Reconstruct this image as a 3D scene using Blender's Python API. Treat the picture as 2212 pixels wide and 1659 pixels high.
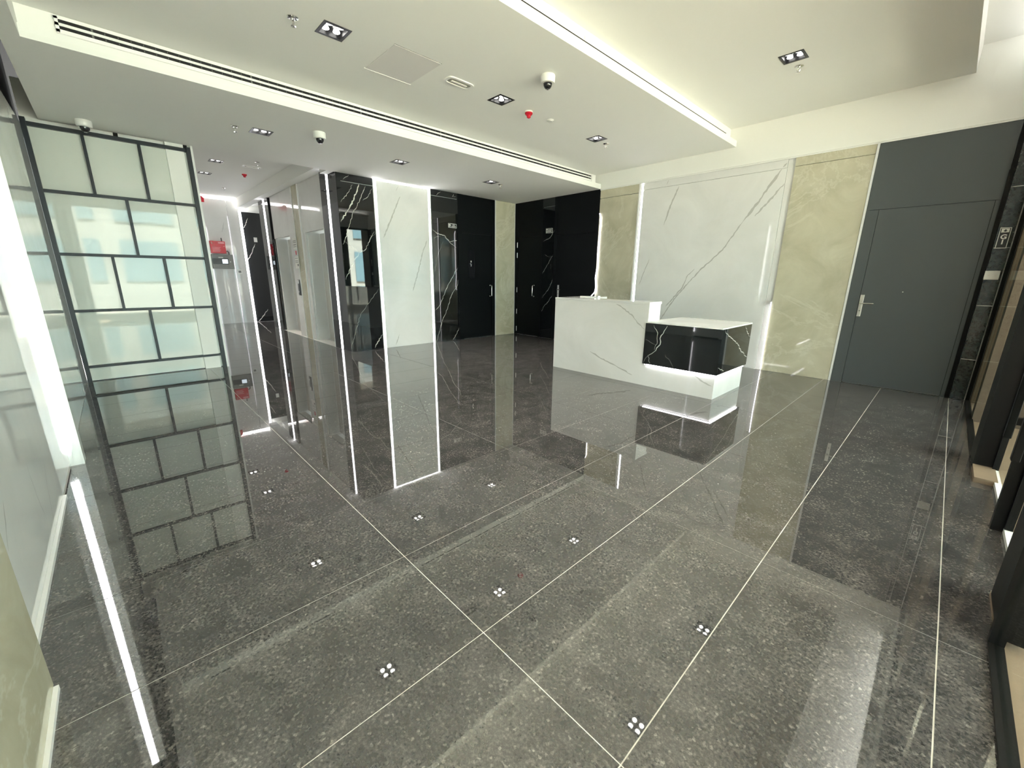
import bpy, bmesh, math, random
from mathutils import Vector, Matrix

for o in list(bpy.data.objects):
    bpy.data.objects.remove(o, do_unlink=True)
SC = bpy.context.scene
COL = SC.collection
R = random.Random(7)

# ------------------------------------------------------------------ camera
cam_d = bpy.data.cameras.new('camera')
cam = bpy.data.objects.new('camera', cam_d)
COL.objects.link(cam)
right = Vector((0.68884252, 0.72483882, 0.01023093))
up = Vector((-0.19022992, 0.16712814, 0.9674093))
fwd = Vector((-0.69950594, 0.66833889, -0.253011))
rm = Matrix((right, up, -fwd)).transposed()
cam.matrix_world = Matrix.Translation((7.0148, -6.7486, 1.29)) @ rm.to_4x4()
cam_d.sensor_fit = 'HORIZONTAL'
cam_d.sensor_width = 36.0
cam_d.lens = 880.45 / 2212 * 36.0
cam_d.clip_start = 0.02
cam_d.clip_end = 200
SC.camera = cam

# ------------------------------------------------------------------ world and exposure
W = bpy.data.worlds.new('world')
SC.world = W
W.use_nodes = True
bg = W.node_tree.nodes['Background']
bg.inputs[0].default_value = (0.86, 0.94, 1.0, 1)
bg.inputs[1].default_value = 1.5
sun_d = bpy.data.lights.new('sun', 'SUN'); sun_d.energy = 78.0; sun_d.angle = math.radians(.53); sun_d.color = (1.0, .97, .92)
sun = bpy.data.objects.new('sun', sun_d); COL.objects.link(sun)
sun.rotation_euler = Vector((.50, .12, -.86)).to_track_quat('-Z', 'Y').to_euler()      # stands behind the building: the street beyond the porch is sunlit
SC.view_settings.view_transform = 'Standard'
SC.view_settings.look = 'None'
SC.view_settings.exposure = 1.42
SC.view_settings.gamma = 1.0
SC.view_settings.use_curve_mapping = False
cy = SC.cycles
cy.use_denoising = True
cy.max_bounces = 8
cy.diffuse_bounces = 4
cy.glossy_bounces = 5
cy.transparent_max_bounces = 12
cy.transmission_bounces = 4
cy.caustics_reflective = False
cy.caustics_refractive = False
cy.sample_clamp_indirect = 30.0
cy.sample_clamp_direct = 0.0
cy.blur_glossy = 0.5

LOW, MID, HIGH, TOP = 2.867, 3.115, 3.36, 3.60      # the four ceiling levels
LED_POWER = 8.0
COVE_POWER = 0.3
SPOT_W = 30.0

# ------------------------------------------------------------------ materials
def new_mat(name):
    m = bpy.data.materials.new(name)
    m.use_nodes = True
    nt = m.node_tree
    return m, nt, nt.nodes['Principled BSDF']

def simple(name, col, rough=0.5, metal=0.0, spec=0.5, coat=0.0, bump=0.0, bscale=200, ior=1.5, var=0.0, vscale=3.0):
    m, nt, b = new_mat(name)
    b.inputs['Base Color'].default_value = (*col, 1)
    b.inputs['Roughness'].default_value = rough
    b.inputs['Metallic'].default_value = metal
    b.inputs['Specular IOR Level'].default_value = spec
    b.inputs['IOR'].default_value = ior
    b.inputs['Coat Weight'].default_value = coat
    b.inputs['Coat Roughness'].default_value = 0.02
    geo = nt.nodes.new('ShaderNodeNewGeometry')
    if var > 0:
        n = nt.nodes.new('ShaderNodeTexNoise'); n.inputs['Scale'].default_value = vscale; n.inputs['Detail'].default_value = 5
        nt.links.new(geo.outputs['Position'], n.inputs['Vector'])
        mx = nt.nodes.new('ShaderNodeMix'); mx.data_type = 'RGBA'
        mx.inputs[6].default_value = (*[c * (1 - var) for c in col], 1)
        mx.inputs[7].default_value = (*[min(1, c * (1 + var)) for c in col], 1)
        nt.links.new(n.outputs[0], mx.inputs[0]); nt.links.new(mx.outputs[2], b.inputs['Base Color'])
    if bump > 0:
        n = nt.nodes.new('ShaderNodeTexNoise'); n.inputs['Scale'].default_value = bscale
        nt.links.new(geo.outputs['Position'], n.inputs['Vector'])
        bp = nt.nodes.new('ShaderNodeBump'); bp.inputs['Strength'].default_value = bump; bp.inputs['Distance'].default_value = 0.002
        nt.links.new(n.outputs[0], bp.inputs['Height']); nt.links.new(bp.outputs[0], b.inputs['Normal'])
    return m

def emit(name, col, s):
    m, nt, b = new_mat(name)
    b.inputs['Base Color'].default_value = (0.8, 0.8, 0.8, 1)
    b.inputs['Emission Color'].default_value = (*col, 1)
    b.inputs['Emission Strength'].default_value = s
    return m

def granite():
    m, nt, b = new_mat('polished_granite')
    g = nt.nodes.new('ShaderNodeNewGeometry')
    def noise(sc, det, rough=0.6, dist=0.0):
        n = nt.nodes.new('ShaderNodeTexNoise'); n.inputs['Scale'].default_value = sc
        n.inputs['Detail'].default_value = det; n.inputs['Roughness'].default_value = rough; n.inputs['Distortion'].default_value = dist
        nt.links.new(g.outputs['Position'], n.inputs['Vector']); return n
    def ramp(src, stops):
        r = nt.nodes.new('ShaderNodeValToRGB'); e = r.color_ramp.elements
        e[0].position, e[0].color = stops[0][0], (*stops[0][1], 1)
        e[1].position, e[1].color = stops[-1][0], (*stops[-1][1], 1)
        for p, c in stops[1:-1]:
            k = e.new(p); k.color = (*c, 1)
        nt.links.new(src, r.inputs[0]); return r
    big = ramp(noise(6.0, 5, .6, .8).outputs[0], [(.3, (.046, .044, .043)), (.7, (.116, .108, .102))])
    n2 = noise(95, 3, .7)
    r2 = ramp(n2.outputs[0], [(.34, (.52, .52, .52)), (.50, (.88, .88, .88)), (.68, (1.55, 1.53, 1.5))])
    vo = nt.nodes.new('ShaderNodeTexVoronoi'); vo.inputs['Scale'].default_value = 120; vo.inputs['Randomness'].default_value = 1
    nt.links.new(g.outputs['Position'], vo.inputs['Vector'])
    r3 = ramp(vo.outputs['Color'], [(.0, (.8, .8, .8)), (.75, (1., 1., 1.)), (.95, (2.2, 2.2, 2.1))])
    m1 = nt.nodes.new('ShaderNodeMix'); m1.data_type = 'RGBA'; m1.blend_type = 'MULTIPLY'; m1.inputs[0].default_value = 1
    m2 = nt.nodes.new('ShaderNodeMix'); m2.data_type = 'RGBA'; m2.blend_type = 'MULTIPLY'; m2.inputs[0].default_value = 1
    nt.links.new(big.outputs[0], m1.inputs[6]); nt.links.new(r2.outputs[0], m1.inputs[7])
    nt.links.new(m1.outputs[2], m2.inputs[6]); nt.links.new(r3.outputs[0], m2.inputs[7])
    nt.links.new(m2.outputs[2], b.inputs['Base Color'])
    b.inputs['Roughness'].default_value = 0.012
    b.inputs['IOR'].default_value = 2.1
    w = noise(1.2, 1)
    bp = nt.nodes.new('ShaderNodeBump'); bp.inputs['Strength'].default_value = 0.01; bp.inputs['Distance'].default_value = 0.01
    nt.links.new(w.outputs[0], bp.inputs['Height']); nt.links.new(bp.outputs[0], b.inputs['Normal'])
    return m

def marble(name, c1, c2, scale=1.6, rough=0.03, vein=None, ior=1.6, vamt=0.0, vscale=1.3):
    m, nt, b = new_mat(name)
    g = nt.nodes.new('ShaderNodeNewGeometry')
    n = nt.nodes.new('ShaderNodeTexNoise'); n.inputs['Scale'].default_value = scale; n.inputs['Detail'].default_value = 8
    n.inputs['Roughness'].default_value = 0.62; n.inputs['Distortion'].default_value = 0.9
    nt.links.new(g.outputs['Position'], n.inputs['Vector'])
    r = nt.nodes.new('ShaderNodeValToRGB')
    r.color_ramp.elements[0].position = .35; r.color_ramp.elements[0].color = (*c1, 1)
    r.color_ramp.elements[1].position = .68; r.color_ramp.elements[1].color = (*c2, 1)
    nt.links.new(n.outputs[0], r.inputs[0])
    out = r.outputs[0]
    if vein:
        n2 = nt.nodes.new('ShaderNodeTexNoise'); n2.inputs['Scale'].default_value = vscale; n2.inputs['Detail'].default_value = 6
        n2.inputs['Roughness'].default_value = .65; n2.inputs['Distortion'].default_value = 1.4
        nt.links.new(g.outputs['Position'], n2.inputs['Vector'])
        rr = nt.nodes.new('ShaderNodeValToRGB'); e = rr.color_ramp.elements
        e[0].position = .478; e[0].color = (0, 0, 0, 1); e[1].position = .522; e[1].color = (0, 0, 0, 1)
        k = e.new(.5); k.color = (1, 1, 1, 1)
        nt.links.new(n2.outputs[0], rr.inputs[0])
        mm = nt.nodes.new('ShaderNodeMath'); mm.operation = 'MULTIPLY'; mm.inputs[1].default_value = vamt
        nt.links.new(rr.outputs[0], mm.inputs[0])
        mx = nt.nodes.new('ShaderNodeMix'); mx.data_type = 'RGBA'
        mx.inputs[7].default_value = (*vein, 1)
        nt.links.new(mm.outputs[0], mx.inputs[0]); nt.links.new(out, mx.inputs[6]); out = mx.outputs[2]
    nt.links.new(out, b.inputs['Base Color'])
    b.inputs['Roughness'].default_value = rough
    b.inputs['IOR'].default_value = ior
    return m

def glass_mat(name, tint=(0.9, 0.95, 0.93), gl=0.3):
    m = bpy.data.materials.new(name); m.use_nodes = True
    nt = m.node_tree; nt.nodes.clear()
    o = nt.nodes.new('ShaderNodeOutputMaterial'); mix = nt.nodes.new('ShaderNodeMixShader')
    t = nt.nodes.new('ShaderNodeBsdfTransparent'); t.inputs[0].default_value = (*tint, 1)
    g = nt.nodes.new('ShaderNodeBsdfGlossy'); g.inputs['Roughness'].default_value = 0.01
    f = nt.nodes.new('ShaderNodeFresnel'); f.inputs[0].default_value = 1.45
    ml = nt.nodes.new('ShaderNodeMath'); ml.operation = 'MULTIPLY'; ml.inputs[1].default_value = gl
    nt.links.new(f.outputs[0], ml.inputs[0]); nt.links.new(ml.outputs[0], mix.inputs[0]); nt.links.new(t.outputs[0], mix.inputs[1]); nt.links.new(g.outputs[0], mix.inputs[2])
    nt.links.new(mix.outputs[0], o.inputs[0])
    return m

M = dict(
    plaster=simple('white_plaster', (.87, .875, .83), .85, spec=.2, bump=.08, bscale=60),
    fascia=simple('white_painted_trim', (.88, .88, .84), .6),
    dark=simple('void_shade', (.016, .015, .014), .8, spec=.1),  # near-black colour paints the shade inside the ceiling slot
    granite=granite(),
    grout=simple('pale_grout', (.78, .76, .72), .6),
    white_marble=marble('white_marble', (.73, .725, .70), (.81, .805, .785), 1.2, .03, ior=1.6),
    white_vein=simple('grey_vein', (.50, .495, .465), .05, ior=1.6),
    black_marble=marble('black_marble', (.004, .005, .006), (.009, .011, .012), 3, .02, ior=1.65),
    black_vein=simple('white_vein', (.62, .61, .55), .06),
    beige_marble=marble('beige_marble', (.47, .44, .315), (.60, .57, .43), 2.0, .05, vein=(.74, .72, .60), vamt=.35, vscale=.75),
    green_marble=marble('dark_green_marble', (.010, .014, .014), (.026, .033, .032), 30, .2),
    black_metal=simple('black_metal_cladding', (.0035, .0045, .005), .5, spec=.12),
    grey_metal=simple('grey_powder_coated_steel', (.078, .088, .090), .5, spec=.35, bump=.05, bscale=900),
    frame=simple('dark_blue_grey_frame', (.014, .018, .023), .4, spec=.3),
    frame_black=simple('black_window_frame', (.006, .0055, .005), .5, spec=.12),
    steel=simple('brushed_steel', (.62, .61, .59), .28, metal=1.0),
    chrome=simple('chrome', (.75, .74, .72), .08, metal=1.0),
    alu=simple('white_aluminium', (.78, .78, .76), .35),
    lacquer=simple('pale_green_lacquered_glass', (.68, .71, .65), .03, ior=1.45, var=.05, vscale=1.5),
    white=simple('white_plastic', (.82, .82, .78), .35),
    black=simple('black_plastic', (.008, .008, .009), .3),
    smoke=simple('smoked_dome', (.01, .01, .012), .05, ior=1.6),
    red=simple('red_enamel', (.62, .012, .03), .25),
    red_mark=simple('pale_red_print', (.85, .35, .38), .4),
    grey=simple('grey_panel_metal', (.20, .20, .185), .4),
    screen=emit('panel_screen', (.55, .66, .75), .7),
    paper=simple('white_paper', (.80, .79, .74), .7),
    ink=simple('grey_ink', (.25, .25, .25), .7),
    glass=glass_mat('clear_glass', gl=.14),
    led=emit('led_strip_light', (.98, .95, 1.0), LED_POWER),
    led_loose=emit('loose_led_light', (.95, .93, 1.0), 3.0),
    led_soft=emit('cove_led_light', (1.0, .98, .94), COVE_POWER),
    led_fill=emit('added_fill_led', (1.0, .98, .95), 7.0),  # added fill for the high ceiling, its source is never visible
    lens=emit('downlight_lens', (1, .98, .93), 3.0),
    hatch=simple('hatch_paint', (.76, .745, .72), .85),
    emerg=simple('emergency_lens', (.40, .40, .34), .25),
    pavement=simple('pale_pavement', (.48, .43, .36), .8, var=.12, vscale=8),
    porch=simple('tan_porch_stone', (.22, .155, .10), .8, var=.08, vscale=9),
    brown=simple('brown_render', (.085, .058, .036), .8, var=.08, vscale=20),
    brown_light=simple('lit_render_tan_kerb', (.19, .135, .086), .8, var=.08, vscale=20),  # brown render painted lighter where it is lit; plain tan on the kerbs
    facade=simple('pale_facade', (.32, .32, .30), .8),
    facade_glass=simple('blue_facade_glass', (.14, .22, .26), .1),
    lift=simple('lift_door_steel', (.66, .63, .58), .3, metal=.6),
)

# ------------------------------------------------------------------ mesh helpers
class MB:
    def __init__(self):
        self.v = []; self.f = []; self.m = []
    def box(self, x0, x1, y0, y1, z0, z1, mi=0):
        n = len(self.v)
        x0, x1 = min(x0, x1), max(x0, x1); y0, y1 = min(y0, y1), max(y0, y1); z0, z1 = min(z0, z1), max(z0, z1)
        self.v += [(x0, y0, z0), (x1, y0, z0), (x1, y1, z0), (x0, y1, z0), (x0, y0, z1), (x1, y0, z1), (x1, y1, z1), (x0, y1, z1)]
        self.f += [tuple(n + i for i in q) for q in ((0, 3, 2, 1), (4, 5, 6, 7), (0, 1, 5, 4), (1, 2, 6, 5), (2, 3, 7, 6), (3, 0, 4, 7))]
        self.m += [mi] * 6
        return self
    def lathe(self, prof, seg=24, c=(0, 0, 0), mi=0, axis='z'):
        n = len(self.v); k = len(prof)
        for r, h in prof:
            for i in range(seg):
                a = 2 * math.pi * i / seg
                p = (r * math.cos(a), r * math.sin(a), h)
                if axis == 'y': p = (p[0], p[2], p[1])
                if axis == 'x': p = (p[2], p[0], p[1])
                self.v.append((c[0] + p[0], c[1] + p[1], c[2] + p[2]))
        for j in range(k - 1):
            for i in range(seg):
                a, b = n + j * seg + i, n + j * seg + (i + 1) % seg
                self.f.append((a, b, b + seg, a + seg)); self.m.append(mi)
        self.f.append(tuple(n + i for i in reversed(range(seg)))); self.m.append(mi)
        self.f.append(tuple(n + (k - 1) * seg + i for i in range(seg))); self.m.append(mi)
        return self
    def tube(self, pts, r, seg=8, mi=0):
        pts = [Vector(p) for p in pts]; n = len(self.v)
        for j, p in enumerate(pts):
            d = (pts[min(j + 1, len(pts) - 1)] - pts[max(j - 1, 0)]).normalized()
            a = d.orthogonal().normalized() if abs(d.z) < .99 else Vector((1, 0, 0))
            if j and (a - pa).length > 1e-6:
                a = (pa - d * pa.dot(d)).normalized()
            pa = a; b = d.cross(a)
            for i in range(seg):
                t = 2 * math.pi * i / seg
                self.v.append(tuple(p + a * (r * math.cos(t)) + b * (r * math.sin(t))))
        for j in range(len(pts) - 1):
            for i in range(seg):
                a, b = n + j * seg + i, n + j * seg + (i + 1) % seg
                self.f.append((a, b, b + seg, a + seg)); self.m.append(mi)
        self.f.append(tuple(n + i for i in reversed(range(seg)))); self.m.append(mi)
        self.f.append(tuple(n + (len(pts) - 1) * seg + i for i in range(seg))); self.m.append(mi)
        return self
    def vein(self, pts, w, normal, mi=1, amp=0.02, rect=None):
        """a jagged inlaid vein following pts on a panel face"""
        nrm = Vector(normal); P = [Vector(p) for p in pts]
        w = w * (.75 if mi == 1 and amp != .011 else 1.7)
        fine = []
        for a, b in zip(P, P[1:]):
            L = (b - a).length; k = max(2, int(L / .028))
            side = (b - a).cross(nrm).normalized()
            for i in range(k):
                t = i / k
                fine.append(a.lerp(b, t) + side * (R.uniform(-1, 1) * amp * (.5 if i else 0)))
        fine.append(P[-1])
        if rect:
            fine = [p for p in fine if all(lo <= p[ax] <= hi for ax, (lo, hi) in rect.items())]
            if len(fine) < 3: return self
        n = len(self.v); m = len(fine)
        for i, p in enumerate(fine):
            d = (fine[min(i + 1, m - 1)] - fine[max(i - 1, 0)]).normalized()
            s = d.cross(nrm).normalized()
            ww = w * .5 * R.uniform(.45, 1.15) * (min(1, .25 + min(i, m - 1 - i) * .3))
            q1 = p + s * ww + nrm * .0006; q2 = p - s * ww + nrm * .0006
            for q in (q1, q2):
                if rect:
                    for ax, (lo, hi) in rect.items():
                        q[ax] = min(max(q[ax], lo), hi)
                self.v.append(tuple(q))
        for i in range(m - 1):
            self.f.append((n + 2 * i, n + 2 * i + 1, n + 2 * i + 3, n + 2 * i + 2)); self.m.append(mi)
        return self
    def mesh(self, name, mats, off=(0, 0, 0), smooth=False):
        me = bpy.data.meshes.new(name)
        me.from_pydata([(a - off[0], b - off[1], c - off[2]) for a, b, c in self.v], [], self.f)
        for mt in mats: me.materials.append(mt)
        me.polygons.foreach_set('material_index', self.m)
        if smooth:
            me.polygons.foreach_set('use_smooth', [True] * len(self.f))
        me.update()
        return me

def wloc(o):
    v = Vector((0, 0, 0))
    while o is not None:
        v += o.location; o = o.parent
    return v

def obj(name, mb, mat, parent=None, loc=None, smooth=False, bevel=0.0, **props):
    mats = [M[m] if isinstance(m, str) else m for m in (mat if isinstance(mat, (list, tuple)) else [mat])]
    if loc is None:                       # the origin goes to the middle of the piece's base
        xs = [v[0] for v in mb.v]; ys = [v[1] for v in mb.v]; zs = [v[2] for v in mb.v]
        loc = ((min(xs) + max(xs)) / 2, (min(ys) + max(ys)) / 2, min(zs))
    me = mb.mesh(name, mats, loc, smooth)
    o = bpy.data.objects.new(name, me)
    COL.objects.link(o)
    o.location = Vector(loc) - (wloc(parent) if parent else Vector((0, 0, 0)))
    o.parent = parent
    if smooth:
        mo = o.modifiers.new('edges', 'EDGE_SPLIT'); mo.split_angle = math.radians(38)
    if bevel > 0:
        bv = o.modifiers.new('bevel', 'BEVEL'); bv.width = bevel; bv.segments = 2; bv.limit_method = 'ANGLE'
    for k, v in props.items(): o[k] = v
    return o

def box(name, mat, x0, x1, y0, y1, z0, z1, parent=None, **kw):
    return obj(name, MB().box(x0, x1, y0, y1, z0, z1), mat, parent, **kw)

def thing(name, loc, label, category, group=None, kind=None):
    o = bpy.data.objects.new(name, None); COL.objects.link(o); o.location = loc
    o.empty_display_size = .1
    o['label'] = label
    if category: o['category'] = category
    if group: o['group'] = group
    if kind: o['kind'] = kind
    return o

def tag(o, label, category=None, group=None, kind=None):
    o['label'] = label
    if category: o['category'] = category
    if group: o['group'] = group
    if kind: o['kind'] = kind
    return o

def copy_tree(src, loc, label=None, group=None):
    def rec(s, par):
        c = s.copy(); COL.objects.link(c); c.parent = par
        for ch in list(s.children): rec(ch, c)
        return c
    c = rec(src, None); c.location = loc
    if label: c['label'] = label
    if group: c['group'] = group
    return c

def text(name, body, size, loc, rot, mat, parent, sx=1.0):
    cu = bpy.data.curves.new(name, 'FONT'); cu.body = body; cu.size = size
    cu.align_x = 'CENTER'; cu.align_y = 'CENTER'; cu.extrude = 0.0006; cu.offset = size * .03
    tmp = bpy.data.objects.new('tmp', cu); COL.objects.link(tmp)
    dg = bpy.context.evaluated_depsgraph_get()
    me = bpy.data.meshes.new_from_object(tmp.evaluated_get(dg))
    bpy.data.objects.remove(tmp); bpy.data.curves.remove(cu)
    me.materials.clear(); me.materials.append(M[mat])
    me.transform(Matrix.Diagonal((sx, 1, 1, 1)))
    o = bpy.data.objects.new(name, me); COL.objects.link(o)
    o.location = Vector(loc) - wloc(parent); o.rotation_euler = rot; o.parent = parent
    return o
V = {}
V['marbleB1']=[
  ([(0.0, -3.656, 2.746), (0.0, -3.734, 2.605), (0.0, -3.885, 2.429)],0.01),
  ([(0.0, -3.562, 2.741), (0.0, -3.663, 2.509), (0.0, -3.766, 2.337), (0.0, -3.914, 2.129)],0.03),
  ([(0.0, -3.449, 2.751), (0.0, -3.569, 2.494), (0.0, -3.714, 2.262), (0.0, -3.813, 1.983), (0.0, -3.911, 1.786)],0.012),
  ([(0.0, -3.321, 2.736), (0.0, -3.41, 2.581), (0.0, -3.516, 2.5)],0.008),
  ([(0.0, -3.31, 2.079), (0.0, -3.444, 1.884), (0.0, -3.535, 1.722), (0.0, -3.656, 1.66), (0.0, -3.786, 1.471), (0.0, -3.912, 1.227)],0.014),
  ([(0.0, -3.31, 2.079), (0.0, -3.358, 1.968), (0.0, -3.438, 1.955)],0.006),
  ([(0.0, -3.898, 1.841), (-0.0, -3.76, 1.753), (0.0, -3.664, 1.659)],0.005),
  ([(0.0, -3.718, 2.853), (0.0, -3.84, 2.751)],0.012),
  ([(0.0, -3.311, 0.28), (0.0, -3.436, 0.131), (0.0, -3.513, -0.001)],0.02),
  ([(0.0, -3.33, 1.079), (0.0, -3.705, 0.651), (0.0, -3.905, 0.146), (0.0, -3.933, 0.01)],0.004),
]
V['marbleB2']=[
  ([(0.0, -2.204, 2.166), (0.0, -2.077, 2.092), (0.0, -1.916, 2.071), (-0.0, -1.796, 1.956), (0.0, -1.61, 1.994)],0.014),
  ([(0.0, -1.917, 2.039), (-0.0, -1.796, 1.956), (0.0, -1.628, 1.859)],0.009),
  ([(0.0, -2.213, 1.976), (0.0, -2.106, 2.026), (0.0, -1.998, 2.044)],0.008),
  ([(-0.0, -1.611, 1.47), (0.0, -1.777, 1.243), (0.0, -1.928, 1.014), (0.0, -2.05, 0.763), (0.0, -2.224, 0.581)],0.012),
  ([(-0.0, -1.609, 1.232), (-0.0, -1.621, 1.127), (-0.0, -1.788, 0.919), (0.0, -1.899, 0.641), (0.0, -2.006, 0.457), (0.0, -2.18, 0.007)],0.011),
  ([(0.0, -1.615, 0.25), (0.0, -1.68, 0.119), (-0.0, -1.774, 0.004)],0.01),
  ([(0.0, -1.64, 2.865), (0.0, -1.727, 2.76)],0.02),
  ([(0.0, -1.614, 2.806), (0.0, -1.684, 2.797)],0.01),
  ([(0.0, -1.966, 2.848), (0.0, -2.074, 2.766)],0.01),
  ([(0.0, -1.948, 1.951), (0.0, -2.095, 1.661), (0.0, -2.161, 1.374)],0.004),
]
V['marbleA']=[
  ([(1.197, -0.0, 2.295), (1.118, 0.0, 2.183), (1.049, 0.0, 2.092), (0.963, 0.0, 2.073), (0.869, 0.0, 2.03)],0.01),
  ([(1.15, 0.0, 1.76), (1.045, 0.0, 1.62), (0.864, 0.0, 1.374)],0.006),
  ([(0.912, 0.0, 1.768), (1.041, 0.0, 1.71)],0.004),
  ([(1.191, 0.0, 1.301), (1.057, 0.0, 1.069), (0.871, 0.0, 0.865)],0.007),
  ([(1.193, 0.0, 0.962), (1.056, 0.0, 0.787), (0.956, 0.0, 0.706), (0.869, 0.0, 0.575)],0.012),
]
V['block']=[
  ([(4.648, -2.15, 0.789), (4.662, -2.15, 0.73), (4.711, -2.15, 0.667), (4.714, -2.15, 0.573), (4.69, -2.15, 0.461)],0.009),
  ([(4.837, -2.15, 0.792), (4.756, -2.15, 0.645), (4.754, -2.15, 0.537), (4.685, -2.15, 0.439), (4.61, -2.15, 0.38), (4.649, -2.15, 0.295)],0.013),
  ([(4.61, -2.15, 0.38), (4.56, -2.15, 0.28)],0.006),
  ([(4.56, -2.15, 0.576), (4.69, -2.15, 0.529)],0.005),
  ([(4.83, -2.15, 0.425), (4.942, -2.15, 0.293)],0.003),
]
V['blockside']=[
  ([(5.43, -2.153, 0.789), (5.43, -1.951, 0.687), (5.43, -1.638, 0.568), (5.43, -1.51, 0.487), (5.43, -1.188, 0.344)],0.014),
  ([(5.43, -1.489, 0.785), (5.43, -1.367, 0.689), (5.43, -1.197, 0.585)],0.012),
  ([(5.43, -2.155, 0.362), (5.43, -2.08, 0.332), (5.43, -1.972, 0.307)],0.012),
]
V['whiteA']=[
  ([(5.218, 0.0, 2.849), (5.008, 0.0, 2.533), (4.9, 0.0, 2.334), (4.741, 0.0, 2.105)],0.02),
  ([(4.742, 0.0, 2.103), (4.512, 0.0, 1.723), (4.204, 0.0, 1.421), (3.874, 0.0, 1.014), (3.631, 0.0, 0.613)],0.012),
  ([(5.245, 0.0, 2.613), (5.036, 0.0, 2.342), (4.889, 0.0, 2.166)],0.016),
  ([(3.55, 0.0, 2.863), (3.511, 0.0, 2.736)],0.014),
  ([(3.722, 0.0, 2.714), (3.641, 0.0, 2.521), (3.585, 0.0, 2.353), (3.53, 0.0, 2.152)],0.016),
  ([(4.124, 0.0, 1.452), (4.028, 0.0, 1.356), (3.95, 0.0, 1.143), (3.857, 0.0, 1.025), (3.706, 0.0, 0.841)],0.012),
  ([(3.329, 0.0, 1.621), (3.169, 0.0, 1.185)],0.008),
]
V['whiteB']=[
  ([(0.0, -2.856, 2.806), (0.0, -2.906, 2.723)],0.01),
  ([(0.0, -2.833, 2.642), (0.0, -2.962, 2.394), (0.0, -3.065, 2.192), (0.0, -3.194, 1.94)],0.016),
  ([(0.0, -2.318, 1.948), (0.0, -2.432, 1.711), (0.0, -2.524, 1.411), (0.0, -2.671, 1.024)],0.014),
  ([(0.0, -3.003, 0.232), (0.0, -3.088, 0.041)],0.012),
]
V['deskfront']=[
  ([(3.992, -2.15, 1.016), (4.19, -2.15, 0.942), (4.358, -2.15, 0.841), (4.427, -2.15, 0.763), (4.525, -2.15, 0.696)],0.01),
  ([(3.749, -2.15, 0.319), (3.921, -2.15, 0.25), (4.173, -2.15, 0.182), (4.412, -2.15, 0.103)],0.01),
  ([(5.173, -2.15, 0.246), (5.268, -2.15, 0.192), (5.39, -2.15, 0.151)],0.012),
]
V['left']=[
  ([(3.891, -7.17, 0.318), (3.987, -7.17, 0.228), (4.074, -7.17, 0.076)],0.008),
  ([(4.786, -7.17, 0.49), (4.846, -7.17, 0.421), (4.918, -7.17, 0.347)],0.012),
  ([(4.28, -7.17, 0.456), (4.271, -7.17, 0.286), (4.221, -7.17, 0.136)],0.005),
]
V['red']=[
  ([(-6.3, -4.405, 2.592), (-6.3, -4.477, 2.35)],0.02),
  ([(-6.3, -4.635, 0.463), (-6.3, -4.719, 0.362)],0.015),
]
V['far']=[
  ([(-6.3, -3.843, 2.753), (-6.3, -3.918, 2.57), (-6.3, -4.017, 2.43)],0.02),
  ([(-6.3, -3.752, 2.113), (-6.3, -3.855, 1.88), (-6.3, -4.003, 1.623)],0.025),
  ([(-6.3, -3.665, 0.338), (-6.3, -3.786, 0.171), (-6.3, -3.951, -0.004)],0.03),
]

# ================================================================== THE SETTING
# ---- floor: granite slabs on a grout bed
floor = obj('floor', MB().box(-8.2, 7.372, -7.32, 1.2, -.06, -.0022).box(7.372, 7.47, -4.28, -2.50, -.06, -.0022), 'grout', kind='structure')
floor['label'] = 'polished dark granite slab floor with pale grout lines'
GX, SX, GY, SY = 3.6930, .58881, -5.9598, 1.2172
areas = [(0.0, 7.372, -7.17, 0.0), (7.372, 7.46, -4.28, -2.52), (-6.3, 0.0, -5.8, -3.93), (-6.3, -4.75, -3.93, 1.1)]
full = None
J = .0021
for ax0, ax1, ay0, ay1 in areas:
    for i in range(-18, 8):
        for j in range(-2, 7):
            x0, x1 = GX + i * SX + J, GX + (i + 1) * SX - J
            y0, y1 = GY + j * SY + J, GY + (j + 1) * SY - J
            cx0, cx1, cy0, cy1 = max(x0, ax0), min(x1, ax1), max(y0, ay0), min(y1, ay1)
            if cx1 - cx0 < .012 or cy1 - cy0 < .012: continue
            if (cx0, cx1, cy0, cy1) == (x0, x1, y0, y1):
                if full is None:
                    full = MB().box(-SX / 2 + J, SX / 2 - J, -SY / 2 + J, SY / 2 - J, -.02, 0).mesh('floor_tile', [M['granite']])
                t = bpy.data.objects.new('floor_tile', full); COL.objects.link(t)
                t.parent = floor
                t.location = Vector(((x0 + x1) / 2, (y0 + y1) / 2, 0)) - floor.location
            else:
                box('floor_tile', 'granite', cx0, cx1, cy0, cy1, -.02, 0, floor)

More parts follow.
